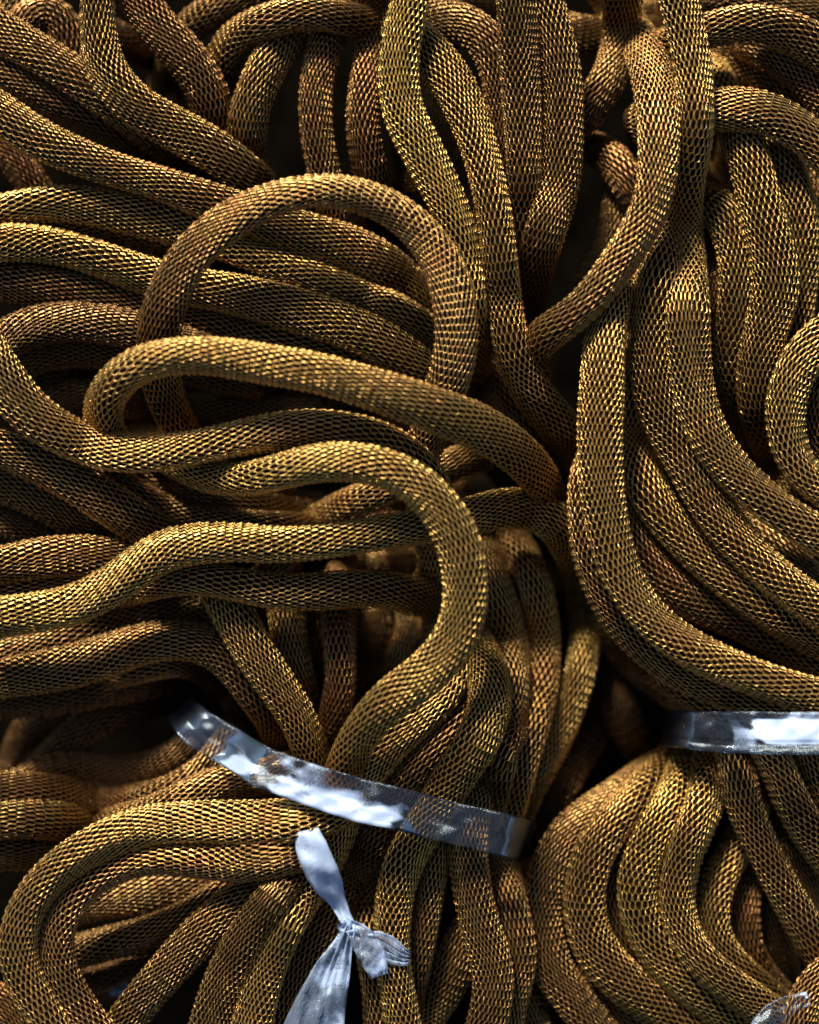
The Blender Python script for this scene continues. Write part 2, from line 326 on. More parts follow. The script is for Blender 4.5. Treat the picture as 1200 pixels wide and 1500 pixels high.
# --- centre below
cord('pale cord slanting down to the strap from the level cord', 5.6, '318 855,342 900,370 952,405 1005,436 1052,458 1105,470 1160', 28, au_light=0.22)
cord('upright cord beside the pale slanting cord above the strap', 4.2, '418 870,424 930,434 990,452 1050,475 1110', 26, br_shade=0.1)
cord('upright cord in the dark slot above the middle of the strap', 4.8, '495 885,497 950,500 1000,491 1050,482 1110,478 1160', 26, cu=0.3)
cord('dark cord deep between the upright slot cord and the S shaped cord', 2.4, '550 885,548 940,540 1000,530 1050', 26, cu=0.1, br_shade=0.4)
cord('short golden cord peeping above the lower curl of the S shaped cord', 3.4, '600 885,600 925,585 970,560 1010', 23)
cord('cord lying along the lower side of the S shaped cord into the strap', 6.4, '668 950,656 1000,620 1042,576 1082,540 1125,508 1180,486 1240,452 1300,415 1365,388 1430,365 1520', 29, au_light=0.22)
cord('coppery cord crossing under the middle of the long strap', 5.8, '700 960,692 1010,672 1055,635 1097,597 1142,562 1192,536 1240,500 1300,470 1350,440 1410,420 1470,405 1530', 29, cu=0.3)
cord('long cord bending from behind the S shaped cord down through the strap', 6.0, '668 905,692 940,714 980 6.6,720 1025 7,708 1072 6.8,680 1118 6.4,650 1165,618 1215,592 1260,578 1310,574 1360,576 1410,584 1460,596 1530', 29, au_light=0.30)
cord('cord below the strap narrowing down to the dark gap', 5.2, '660 1190,645 1235,634 1290,624 1345,611 1400,596 1450', 24)
cord('first of the two side by side cords hanging from the right part of the strap', 5.6, '740 1080,712 1130,690 1185,686 1240,692 1300,705 1360,722 1415,722 1465,705 1530', 28, br_shade=0.15)
cord('outer cord hanging from the right end of the long strap', 4.6, '770 1080,745 1140,730 1195,734 1245,741 1300,752 1355,760 1400,748 1450,735 1520', 26, cu=0.1)
cord('cord directly right of the knotted strip, below the strap', 5.4, '600 1150,575 1200,556 1245,545 1295,541 1345,546 1400,556 1450,560 1530', 27)
cord('curved cord at the bottom edge, left of the hanging pair', 4.0, '720 1330,690 1360,668 1405,645 1450,618 1490,590 1540', 29, cu=0.05)
cord('deep cord at the bottom edge between two hanging bundles', 2.6, '790 1380,772 1430,778 1480,790 1540', 25)
cord('blurred cord left of the soft coppery cord right of the S shaped cord', 4.2, '700 800,724 860,742 915,752 970 4.8,750 1030 5.2,738 1090 5.6,722 1150 5.6,705 1200 5.4', 28)
cord('middle blurred coppery cord behind the right end of the strap', 3.8, '735 775,765 815,784 860,795 920,795 985,783 1045 4.6,763 1105 5,742 1170 5,728 1230 4.8', 29, cu=0.45, au_light=0.19)
cord('dusky cord descending right of the big loop toward the arching cord', 3.6, '705 360,703 420,703 480,715 540,740 595,775 645,815 700', 26, cu=0.3, br_shade=0.3)
cord('soft olive cord deep in the central gap', 2.0, '690 520,730 570,770 620,805 670,830 740', 27, br_shade=0.2)
# --- lower left
cord('shaded cord under the left end of the wavy cord', 4.0, '-40 962,60 945,130 925,200 902,270 893,330 905,372 950,400 1000', 28, br_shade=0.4)
cord('dark cord sweeping down to the left end of the strap', 4.6, '-40 1000,30 990,100 978,165 958,225 940,285 938,330 960,368 1010,400 1060,420 1120', 28, br_shade=0.35)
cord('shaded cord turning down into the dark left end of the strap', 3.6, '200 975,260 965,305 980,335 1020,365 1070,390 1120', 27, cu=0.15, br_shade=0.3)
cord('blurred dark cord far down at the left edge', 1.6, '-40 1030,50 1025,120 1015,200 1000,270 985', 28, br_shade=0.85)
cord('deep blurred cord rising from the left edge toward the dark hollow', 0.6, '20 1160,30 1100,55 1050,110 1020', 28, br_shade=0.85)
cord('deep blurred cord lying across the dark hollow at left', 1.2, '60 1130,105 1085,150 1050,210 1030,270 1020', 29, br_shade=0.85)
cord('upper soft cord running right toward the left end of the strap', 4.0, '10 1160,60 1128,120 1125,190 1130,240 1118,280 1090,300 1050', 25, cu=0.3, br_shade=0.15)
cord('second soft cord running right toward the left end of the strap', 4.6, '-40 1155,60 1158,130 1167,210 1168,270 1150,315 1118,345 1080', 26, cu=0.2, br_shade=0.1)
cord('cord emerging under the strap above the outer looped cord', 5.0, '170 1205,230 1190,285 1165,335 1145,390 1138,440 1120', 26, cu=0.1)
cord('left edge cord passing behind the outer looped cord', 4.8, '-40 1205,40 1200,100 1205,160 1220,220 1245', 26)
cord('lower left edge cord behind the outer looped cord', 4.0, '-40 1252,10 1252,50 1250,100 1260', 25, br_shade=0.1)
cord('outer of the two looped cords at lower left', 7.6, '540 1165 5.4,500 1186 6.6,450 1200,400 1204,345 1204,300 1203,230 1206,170 1222,112 1253,65 1294,36 1340,27 1385,36 1430,60 1475,95 1530', 28, au_light=0.11)
cord('inner of the two looped cords at lower left', 7.0, '500 1215 5.4,450 1242,400 1257,330 1263,270 1258,210 1258,160 1274,117 1305,90 1345,82 1395,94 1440,120 1485,160 1535', 27.5, cu=0.18)
cord('dark cord seen inside the inner looped cord', 3.2, '115 1330,165 1318,220 1308,290 1292,360 1275', 26, br_shade=0.4)
cord('second dark cord seen inside the inner looped cord, lower', 3.8, '95 1400,150 1384,210 1368,270 1345,330 1310,390 1280', 27, cu=0.1, br_shade=0.3)
cord('deep cord at the bottom of the lower left hollow', 1.4, '110 1440,160 1430,220 1400', 24, cu=0.3, br_shade=0.85)
cord('first slanting cord right of the lower left hollow', 6.0, '475 1255,430 1280,380 1303,330 1336,284 1380,240 1430,200 1477,160 1535', 28)
cord('second slanting cord right of the lower left hollow', 6.4, '520 1200 5,480 1245 5.6,430 1280,388 1330,352 1390,325 1445,300 1530', 27.5)
cord('dark cord between the second slanting cord and the knotted strip', 4.2, '500 1290,460 1350,425 1420,400 1480,385 1540', 26, br_shade=0.2)
cord('small cord in the bottom left corner behind the outer looped cord', 4, '-40 1450,0 1470,25 1500,45 1545', 25, cu=0.2)
# --- lower right bundle
cord('outermost cord of the nested lower right bundle', 3.6, '960 1128 2.6,900 1168,842 1212,806 1268,792 1335,802 1405,840 1465,890 1530', 28, cu=0.1, br_shade=0.2)
cord('second nested cord of the lower right bundle, with a copper patch', 3.8, '975 1120 2.8,933 1167,890 1217,862 1273,855 1330,868 1385,908 1435,965 1477,1040 1530', 31, cu=0.3, au_light=0.22)
cord('brightest yellow nested cord of the lower right bundle', 4.2, '1008 1117 3.2,990 1165,966 1207,943 1250,932 1300,937 1340,952 1378,985 1420,1035 1460,1110 1515', 31, au_light=0.41)
cord('fourth nested cord of the lower right bundle', 4.4, '1043 1115 3.6,1036 1165,1018 1212,999 1262,991 1310,998 1352,1020 1395,1062 1437,1120 1480,1180 1530', 29, au_light=0.22)
cord('dark cord in the fold between the first two nested cords', 2.4, '960 1150,890 1195,835 1255,815 1330,830 1400,880 1465,940 1520', 25, br_shade=0.3)
cord('fold of dim cord between the second and the yellow nested cords', 2.8, '985 1150,935 1200,905 1260,898 1330,915 1390,960 1445,1030 1500', 25, br_shade=0.2)
cord('inner nested cord of the lower right bundle', 3.8, '1100 1200,1075 1250,1052 1295,1042 1345,1052 1390,1085 1430,1130 1470,1180 1510', 27, cu=0.1, au_light=0.22)
cord('innermost coppery nested cord of the lower right bundle', 3.0, '1110 1240,1095 1285,1088 1340,1095 1395,1120 1440,1160 1480', 25, cu=0.5)
cord('dark cord hidden inside the nested lower right bundle', 2.0, '1125 1270,1130 1330,1138 1390,1150 1450', 25, br_shade=0.3)
cord('cord turning in the bottom right corner', 5.4, '1250 1400,1210 1425,1182 1460,1170 1500,1168 1550', 26)
cord('grey blurred cord deep beside the left end of the right strap', 0.8, '895 960,905 1030,930 1085,960 1125,1000 1150', 30, br_shade=0.85)
cord('deep dark cord in the lower middle gap', 0.4, '850 1100,820 1150,780 1200,770 1280', 28, br_shade=0.85)

cord('dim cord low in the left bundle, seen between the third and fourth cords', 3.4, '-40 385,50 392,130 402,210 424,290 442,360 452', 26, br_shade=0.45)
cord('deep cord crossing under the left bundle beneath the grey soft cords', 1.6, '-40 590,40 612,110 640,180 680,250 720', 27, br_shade=0.5)
cord('deep cord in the pocket inside the lower half of the big loop', 2.2, '260 520,350 540,440 570,530 610,600 650', 27, br_shade=0.5)
cord('deep upright cord behind the dark slots above the long strap', 1.8, '470 850,468 920,466 990,462 1060', 25, cu=0.2, br_shade=0.5)
cord('deep cord slanting behind the slots right of the coppery upright cord', 1.4, '650 860,600 920,560 980,530 1050', 26, br_shade=0.5)
cord('dim cord deep behind the curling olive cord at right', 2.0, '1030 270,1065 330,1085 400,1095 480,1100 560', 27, cu=0.2, br_shade=0.4)
cord('deep cord down the far right edge behind the C shaped cord', 2.4, '1205 380,1195 450,1150 520,1135 600,1150 680', 27, br_shade=0.4)


# ---- smooth the paths and settle the heights so that crossing cords lie on each other
def catmull(P, step=9.0):
    P = np.asarray(P, float)
    ext = np.vstack([2 * P[0] - P[1], P, 2 * P[-1] - P[-2]])
    res = []
    for i in range(1, len(ext) - 2):
        p0, p1, p2, p3 = ext[i - 1], ext[i], ext[i + 1], ext[i + 2]
        d01 = max(np.linalg.norm((p1 - p0)[:2]), 1e-6) ** .5
        d12 = max(np.linalg.norm((p2 - p1)[:2]), 1e-6) ** .5
        d23 = max(np.linalg.norm((p3 - p2)[:2]), 1e-6) ** .5
        t = np.linspace(0, 1, 24, endpoint=False)[:, None]
        m1 = (p1 - p0) / d01 - (p2 - p0) / (d01 + d12) + (p2 - p1) / d12
        m2 = (p2 - p1) / d12 - (p3 - p1) / (d12 + d23) + (p3 - p2) / d23
        m1 *= d12; m2 *= d12
        res.append((2 * t**3 - 3 * t**2 + 1) * p1 + (t**3 - 2 * t**2 + t) * m1 + (-2 * t**3 + 3 * t**2) * p2 + (t**3 - t**2) * m2)
    res.append(ext[-2][None]); Q = np.vstack(res)
    s = np.concatenate([[0], np.cumsum(np.linalg.norm(np.diff(Q[:, :2], axis=0), axis=1))])
    n = max(4, int(s[-1] / step))
    u = np.linspace(0, s[-1], n)
    return np.stack([np.interp(u, s, Q[:, k]) for k in range(P.shape[1])], 1)

paths, owner, radii, soft = [], [], [], []
for ci, (lb, r, cu, br_shade, P, au_light) in enumerate(CORDS):
    q = catmull(P); q[:, 2] *= LAYER
    for _ in range(4):       # iron out kinks of the tracing
        q[1:-1, :2] = 0.5 * q[1:-1, :2] + 0.25 * (q[:-2, :2] + q[2:, :2])
    soft += list(q[:, 3] > 0.3); q = q[:, :3].copy(); paths.append(q)
    owner += [ci] * len(q); radii += [r] * len(q)
soft = np.array(soft); owner = np.array(owner); radii = np.array(radii)
start = np.cumsum([0] + [len(p) for p in paths])
ALL = np.vstack(paths); XY = ALL[:, :2]; Z0 = ALL[:, 2].copy()
idx = np.arange(len(ALL))
ai, bi = [], []
for k in range(0, len(ALL), 400):
    d = np.linalg.norm(XY[k:k + 400, None] - XY[None], axis=2)
    rr = radii[k:k + 400, None] + radii[None]
    far = (owner[k:k + 400, None] != owner[None]) | (np.abs(idx[k:k + 400, None] - idx[None]) > 22)
    a, b = np.where((d < rr * 0.97) & far & (Z0[k:k + 400, None] >= Z0[None]))
    ai.append(a + k); bi.append(b)
ai = np.concatenate(ai); bi = np.concatenate(bi)
dd = np.linalg.norm(XY[ai] - XY[bi], axis=1); rr = radii[ai] + radii[bi]
need = np.sqrt(np.maximum(rr * rr - dd * dd, 0)) * 0.92
Z = Z0.copy()
wa = np.where(soft[bi] & ~soft[ai], 0.0, np.where(soft[ai] & ~soft[bi], 1.0, 0.5))    # plunging ends give way
wb = 1 - wa
need = np.where(soft[ai] & ~soft[bi], -1e3, need)
for it in range(300):
    gap = need - (Z[ai] - Z[bi])
    v = np.maximum(gap, 0)
    up = np.zeros(len(Z)); dn = np.zeros(len(Z))
    np.maximum.at(up, ai, v * wa); np.maximum.at(dn, bi, v * wb)
    Z += 0.8 * (up - dn)
    Z += 0.03 * (Z0 - Z)
    for i in range(len(paths)):
        z = Z[start[i]:start[i + 1]]
        for _ in range(4):
            z[1:-1] = 0.5 * z[1:-1] + 0.25 * (z[:-2] + z[2:])
print('heights', Z.min(), Z.max(), 'pairs', len(ai))
for i in range(len(paths)):
    paths[i][:, 2] = Z[start[i]:start[i + 1]]

# picture coordinates + height -> place in the heap
def place(q):
    q = np.asarray(q, float)
    k = (D - q[:, 2]) / D
    return np.stack([(q[:, 0] - 600) * k, (750 - q[:, 1]) * k, q[:, 2]], 1)

def sm(a, n=1):
    for _ in range(n):
        a[1:-1] = 0.5 * a[1:-1] + 0.25 * (a[:-2] + a[2:])
    return a

# upper surface of the heap on a 6-unit grid, then its lowest value within a wide neighbourhood:
# wires lying well below that are buried under whole cords and are not knitted out
GS = 6.0; GX0, GY0 = -90.0, -90.0; GW, GH = 231, 281
HM = np.full((GH, GW), -1e4)
for k in range(len(ALL)):
    x, y, rk = ALL[k, 0], ALL[k, 1], radii[k]
    i0, i1 = max(int((y - rk - GY0) / GS), 0), min(int((y + rk - GY0) / GS) + 1, GH)
    j0, j1 = max(int((x - rk - GX0) / GS), 0), min(int((x + rk - GX0) / GS) + 1, GW)
    if i1 <= i0 or j1 <= j0: continue
    yy, xx = np.mgrid[i0:i1, j0:j1]
    d2 = (xx * GS + GX0 - x) ** 2 + (yy * GS + GY0 - y) ** 2
    hh = np.where(d2 < rk * rk, Z[k] + np.sqrt(np.maximum(rk * rk - d2, 0)), -1e4)
    HM[i0:i1, j0:j1] = np.maximum(HM[i0:i1, j0:j1], hh)
LOW = HM.copy()
for ax in (0, 1):
    src = LOW.copy()
    for sh in range(-3, 4): LOW = np.minimum(LOW, np.roll(src, sh, axis=ax))

TRI = 0
NCOL = 24
ROW = 9.3
def surf_fn(length, R, rg):
    """cross-section of a soft hollow sleeve: slow swelling, a little flattening, shallow dents"""
    a = rg.uniform(0, 6.28, 6); f = rg.uniform(0.8, 1.3, 6)
    sq = rg.uniform(-0.02, 0.09)
    def fn(s, th):
        rad = 1 + 0.035 * np.sin(s / 95 * f[0] + a[0]) + 0.02 * np.sin(s / 37 * f[1] + a[1])
        rad = rad + 0.10 * np.sin(2 * th + s / 120 * f[2] + a[2]) + 0.04 * np.sin(3 * th + s / 75 * f[3] + a[3])
        rad = rad + 0.014 * np.sin(5 * th - s / 40 * f[4] + a[4])
        rad = rad - sq * np.cos(th) ** 2
        return R * rad
    return fn

def build_cord(ci):
    global TRI
    label, R, cu, br_shade, _, au_light = CORDS[ci]; R = R - 0.3
    rg = np.random.default_rng(100 + ci)
    P = sm(place(paths[ci]), 2)
    seg = np.linalg.norm(np.diff(P, axis=0), axis=1)
    s = np.concatenate([[0], np.cumsum(seg)]); L = s[-1]
    T = np.gradient(P, s, axis=0); T = sm(T, 3); T /= np.linalg.norm(T, axis=1)[:, None]
    zc = np.array([0, 0, 1.0])
    N = zc - (T @ zc)[:, None] * T; N /= np.linalg.norm(N, axis=1)[:, None]
    B = np.cross(T, N)
    fn = surf_fn(L, R, rg)
    tw0 = rg.uniform(0, 6.28); tw1 = rg.uniform(-1, 1) * 0.0016; twa = rg.uniform(0.05, 0.22); twp = rg.uniform(0, 6.28)
    def at(arr, u): return np.stack([np.interp(u, s, arr[:, k]) for k in range(3)], -1)
    mid = at(P, np.array([L / 2]))[0]
    base = world(mid)
    root = empty('mesh_cord', base, label, 'cord', 'tarnished brass mesh cords heaped in tied bundles')
    # ---- added dark tube: painted shade inside the hollow sleeve
    nu = max(4, int(L / 14)); nt_ = 18
    u = np.linspace(0, L, nu)[:, None]; th = np.linspace(0, 2 * np.pi, nt_, endpoint=False)[None]
    rad = fn(u, th) * 0.90
    Pu, Nu, Bu = at(P, u[:, 0]), at(N, u[:, 0]), at(B, u[:, 0])
    V = Pu[:, None] + rad[..., None] * (np.cos(th)[..., None] * Nu[:, None] + np.sin(th)[..., None] * Bu[:, None])
    i, j = np.meshgrid(np.arange(nu - 1), np.arange(nt_), indexing='ij')
    q = np.stack([i * nt_ + j, (i + 1) * nt_ + j, (i + 1) * nt_ + (j + 1) % nt_, i * nt_ + (j + 1) % nt_], -1).reshape(-1, 4)
    me = quad_mesh('shade_core', world(V.reshape(-1, 3)) - base, q, M_SHADE_CORE)
    link('shade_core', me, root); TRI += len(q) * 2
    # ---- knitted wires: stems along the cord shared by two wires, opening into six-sided meshes
    nrow = int(L / ROW)
    nstr = NCOL * 2
    tpt = np.array([0.0, 0.66, 0.84])
    rowi = np.repeat(np.arange(nrow), 3); tt = np.tile(tpt, nrow)
    up = (rowi + tt) * (L / nrow)                                  # along
    up = up + 5.0 * np.sin(up / 58 + twp) + 2.2 * np.sin(up / 23 + tw0)      # meshes drawn longer here, bunched there
    par = rowi % 2
    kk = np.arange(nstr); col = kk // 2; side = np.where(kk % 2 == 0, 1.0, -1.0)
    dl = 0.055                                                    # half spacing of the paired wires, in columns
    posE = col[None] + side[None] * dl
    posO = col[None] + side[None] * (0.5 - dl)
    cur = np.where(par[:, None] == 0, posE, posO); nxt = np.where(par[:, None] == 0, posO, posE)
    isd = (tt == 0.84)[:, None]
    phi = np.where(isd, 0.5 * (cur + nxt), cur)
    phi = phi + rg.normal(0, 0.035, phi.shape)
    du = rg.normal(0, 0.45, phi.shape)
    uu = np.clip(up[:, None] + du, 0, L)
    theta = phi * (2 * np.pi / NCOL) + tw0 + tw1 * uu + twa * np.sin(uu / 130 + twp) + 0.05 * np.sin(uu / 31 + 2 * phi * 2 * np.pi / NCOL + tw0)
    lift = np.where(tt == 0.66, 1.3, np.where(tt == 0.84, 0.5, -0.5))[:, None] + rg.normal(0, 0.22, phi.shape) \
        + side[None] * np.where(tt == 0.84, 0.55, 0)[:, None]
    rad = fn(uu, theta) + lift - 0.5
    pc = at(P, uu.ravel()).reshape(*uu.shape, 3); nc = at(N, uu.ravel()).reshape(*uu.shape, 3); bc = at(B, uu.ravel()).reshape(*uu.shape, 3)
    rn = np.cos(theta)[..., None] * nc + np.sin(theta)[..., None] * bc      # outward
    tn = -np.sin(theta)[..., None] * nc + np.cos(theta)[..., None] * bc     # around
    Cn = pc + rad[..., None] * rn                                            # (npt, nstr, 3)
    tg = np.zeros_like(Cn); tg[1:-1] = Cn[2:] - Cn[:-2]; tg[0] = Cn[1] - Cn[0]; tg[-1] = Cn[-1] - Cn[-2]
    tg /= np.linalg.norm(tg, axis=2)[..., None] + 1e-9
    sd_ = np.cross(tg, rn); sd_ /= np.linalg.norm(sd_, axis=2)[..., None] + 1e-9
    wr = (np.where(tt == 0.66, 1.42, np.where(tt == 0.84, 1.0, 1.0)))[:, None, None] * np.ones((1, nstr, 1))
    ns = 3 if P[:, 2].mean() < 150 else 4
    ring = [Cn + wr * (math.cos(a) * rn + math.sin(a) * sd_) for a in np.arange(ns) * 2 * math.pi / ns]
    V = np.stack(ring, 2)                                                    # (npt, nstr, ns, 3)
    # leave out wires on the far side of the sleeve and beyond the frame
    view = np.array([0, 0, D]) - Cn; view /= np.linalg.norm(view, axis=2)[..., None]
    facing = (rn * view).sum(2)
    sx = Cn[..., 0] * D / (D - Cn[..., 2]) + 600; sy = 750 - Cn[..., 1] * D / (D - Cn[..., 2])
    keep = (facing > -0.12) & (sx > -70) & (sx < 1270) & (sy > -70) & (sy < 1570)
    gi = np.clip(((sy - GY0) / GS).astype(int), 0, GH - 1); gj = np.clip(((sx - GX0) / GS).astype(int), 0, GW - 1)
    keep &= (Cn[..., 2] > LOW[gi, gj] - 42) | (facing > 0.94)       # a strip always runs through, so each sleeve is one piece
    rows = np.where(keep.any(1))[0]
    if len(rows):
        for k in range(rows[0], rows[-1] + 1):
            b_ = int(np.argmax(facing[k])); keep[k, [(b_ + e) % nstr for e in (-3, -2, -1, 0, 1, 2, 3)]] = True
    npt = Cn.shape[0]
    ks = keep[:-1] & keep[1:]
    pi, si = np.where(ks)
    qs = []
    for e in range(ns):
        e2 = (e + 1) % ns
        a0 = (pi * nstr + si) * ns + e; a1 = ((pi + 1) * nstr + si) * ns + e
        b1 = ((pi + 1) * nstr + si) * ns + e2; b0 = (pi * nstr + si) * ns + e2
        qs.append(np.stack([a0, b0, b1, a1], 1))
    q = np.concatenate(qs)
    used = np.unique(q); remap = np.zeros(npt * nstr * ns, dtype=np.int64); remap[used] = np.arange(len(used))
    me = quad_mesh('wire_sleeve', world(V.reshape(-1, 3)[used]) - base, remap[q], M_WIRE)
    o = link('wire_sleeve', me, root)
    o.color = (cu, br_shade, au_light, 1); TRI += len(q) * 2

for ci in range(len(CORDS)):
    build_cord(ci)
print('cords', len(CORDS), 'triangles', TRI)

# ------------------------------------------------------------------ plastic straps
ZMAP = {}
def top_height(x, y, default=0.0):
    """height of the heap's upper surface under a point of the picture"""
    d2 = (ALL[:, 0] - x) ** 2 + (ALL[:, 1] - y) ** 2
    ok = d2 < (radii * 0.99) ** 2
    if not ok.any(): return default
    return float((Z[ok] + np.sqrt(np.maximum(radii[ok] ** 2 - d2[ok], 0))).max())

def box(x, a, b, e):
    return np.clip((x - a) / e + 0.5, 0, 1) * np.clip((b - x) / e + 0.5, 0, 1)

def ribbon(name, spine, widths, mat_, parent=None, base=None, seed=1, lift=4.0, follow=True, crinkle=1.5, twist=None,
           thick=0.5, step=3.0, nu=None, nv=14, split=None, folds=None, frost=None, jitter=0.0, smooth=True):
    """a thin film band: spine in picture coordinates (x, y[, height above the heap]); real thickness"""
    rg = np.random.default_rng(seed)
    P = np.array([(p[0], p[1], p[2] if len(p) > 2 else 0.0) for p in spine], float)
    q = catmull(P, step); n = len(q)
    arc = np.concatenate([[0], np.cumsum(np.linalg.norm(np.diff(q[:, :2], axis=0), axis=1))])
    kt = np.linspace(0, 1, len(widths)); W = np.interp(np.linspace(0, 1, n), kt, widths)
    t = np.gradient(q[:, :2], axis=0); t /= np.linalg.norm(t, axis=1)[:, None]
    nrm = np.stack([-t[:, 1], t[:, 0]], 1)
    v = np.linspace(-0.5, 0.5, nv)
    X = q[:, 0][:, None] + nrm[:, 0][:, None] * v * W[:, None]
    Y = q[:, 1][:, None] + nrm[:, 1][:, None] * v * W[:, None]
    if follow:
        H = np.array([[top_height(a, b, -1e9) for a, b in zip(r1, r2)] for r1, r2 in zip(X, Y)])
        hm = H.max(1); hm[hm < -1e8] = np.nan
        ok = ~np.isnan(hm); hm = np.interp(np.arange(n), np.where(ok)[0], hm[ok])
        k = 34                                        # taut film spans from crest to crest
        env = np.array([hm[max(0, i - k):i + k + 1].max() for i in range(n)])
        env = sm(env.copy(), 60)
        base_h = np.maximum(env, sm(hm.copy(), 4) + 2)
        base_h = sm(base_h, 10)
        Hs = base_h[:, None] + np.zeros_like(X) + lift + q[:, 2][:, None]
    else:
        Hs = q[:, 2][:, None] + np.zeros_like(X)
    a = rg.uniform(0, 6.28, 8)
    s_ = arc[:, None]
    Hs = Hs + crinkle * (np.sin(s_ / 23 + v * 5 + a[0]) + 0.7 * np.sin(s_ / 11 - v * 9 + a[1]) + 0.4 * np.sin(s_ / 6 + v * 14 + a[2]))
    if jitter: Hs = Hs + rg.normal(0, jitter, Hs.shape)
    if folds is not None: Hs = Hs + folds(s_ / arc[-1], v[None] + 0 * s_)
    pts = place(np.stack([X, Y, Hs], -1).reshape(-1, 3)).reshape(n, nv, 3)
    du = np.gradient(pts, axis=0); dv = np.gradient(pts, axis=1)
    nn = np.cross(du, dv); nn /= np.linalg.norm(nn, axis=2)[..., None] + 1e-9
    A = pts + nn * thick / 2; Bk = pts - nn * thick / 2
    V = np.concatenate([A.reshape(-1, 3), Bk.reshape(-1, 3)])
    uvs = np.stack([np.repeat(arc / 60.0, nv), np.tile(v, n) * W.repeat(nv) / 60.0], 1); uvs = np.concatenate([uvs, uvs])
    Q = []
    o2 = n * nv
    for i in range(n - 1):
        for j in range(nv - 1):
            a0 = i * nv + j; b0 = a0 + nv
            Q.append((a0, b0, b0 + 1, a0 + 1)); Q.append((o2 + a0, o2 + a0 + 1, o2 + b0 + 1, o2 + b0))
    for i in range(n - 1):
        for j in (0, nv - 1):
            a0 = i * nv + j; b0 = a0 + nv
            Q.append((a0, o2 + a0, o2 + b0, b0) if j == 0 else (a0, b0, o2 + b0, o2 + a0))
    for j in range(nv - 1):
        Q.append((j, j + 1, o2 + j + 1, o2 + j)); e = (n - 1) * nv + j; Q.append((e, o2 + e, o2 + e + 1, e + 1))
    if base is None: base = world(pts[n // 2, nv // 2])
    me = quad_mesh(name, world(V) - base, np.array(Q), mat_, smooth, uvs)
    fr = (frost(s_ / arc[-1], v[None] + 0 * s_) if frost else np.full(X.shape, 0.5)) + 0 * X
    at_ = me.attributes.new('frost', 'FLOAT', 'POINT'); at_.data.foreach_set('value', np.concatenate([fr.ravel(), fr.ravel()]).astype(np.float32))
    o = link(name, me, parent)
    if parent is None: o.location = base
    return o, base

def strap_folds(u, v):
    # the lower half is tilted out of the heap along a long crease to catch the sun, the upper half lies flat; short cross creases
    env = np.clip((u - 0.16) / 0.12, 0, 1) * np.clip((0.80 - u) / 0.08, 0, 1)
    low = np.maximum(0, v - 0.02)
    return 24.0 * low * env * (0.75 + 0.35 * np.sin(u * 23)) + 3.0 * np.abs(((u * 7.3 + v * 0.5) % 1.0) - 0.5) \
        - 2.5 * np.maximum(0, 1 - np.abs(v - 0.02) / 0.06) + 4.0 * np.maximum(0, -v) * np.sin(u * 17)

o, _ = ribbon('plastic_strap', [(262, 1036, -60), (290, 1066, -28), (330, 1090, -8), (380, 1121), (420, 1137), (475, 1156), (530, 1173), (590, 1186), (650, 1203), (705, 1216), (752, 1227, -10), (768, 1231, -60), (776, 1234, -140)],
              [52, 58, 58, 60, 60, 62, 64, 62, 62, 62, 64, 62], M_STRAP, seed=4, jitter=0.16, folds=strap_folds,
              frost=lambda u, v: box(u + .05 * v + .012 * np.sin(v * 21), .34, .66, .05) * (0.68 + 0.8 * np.clip(v * 3, -.5, .6)) * (.85 + .25 * np.sin(u * 41 + v * 5))  # bright patches: sky highlights painted into the clear film
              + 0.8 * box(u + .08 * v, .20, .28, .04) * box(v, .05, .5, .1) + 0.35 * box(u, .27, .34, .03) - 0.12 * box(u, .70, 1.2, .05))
o['label'] = 'long clear plastic strap slanting across the lower centre, tied over the cords'; o['category'] = 'strap'; o['group'] = 'clear plastic straps tying the bundles'
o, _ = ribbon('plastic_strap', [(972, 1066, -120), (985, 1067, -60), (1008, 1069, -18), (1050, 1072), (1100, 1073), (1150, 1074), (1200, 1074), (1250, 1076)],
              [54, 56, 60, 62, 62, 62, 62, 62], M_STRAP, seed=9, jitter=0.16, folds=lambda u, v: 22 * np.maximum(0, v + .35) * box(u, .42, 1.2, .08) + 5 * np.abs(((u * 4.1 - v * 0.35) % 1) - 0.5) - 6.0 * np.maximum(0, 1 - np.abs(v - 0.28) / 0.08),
              frost=lambda u, v: box(u - .10 * v + .01 * np.sin(v * 23), .50, 1.3, .04) * (1.1 * box(v, -.32, .26, .04) + .3) + 0.4 * box(u, .36, .50, .02) * box(v, -.1, .5, .05))  # bright band: painted reflection of the sky along this strap
o['label'] = 'shiny clear plastic strap running level to the right edge above the nested bundle'; o['category'] = 'strap'; o['group'] = 'clear plastic straps tying the bundles'

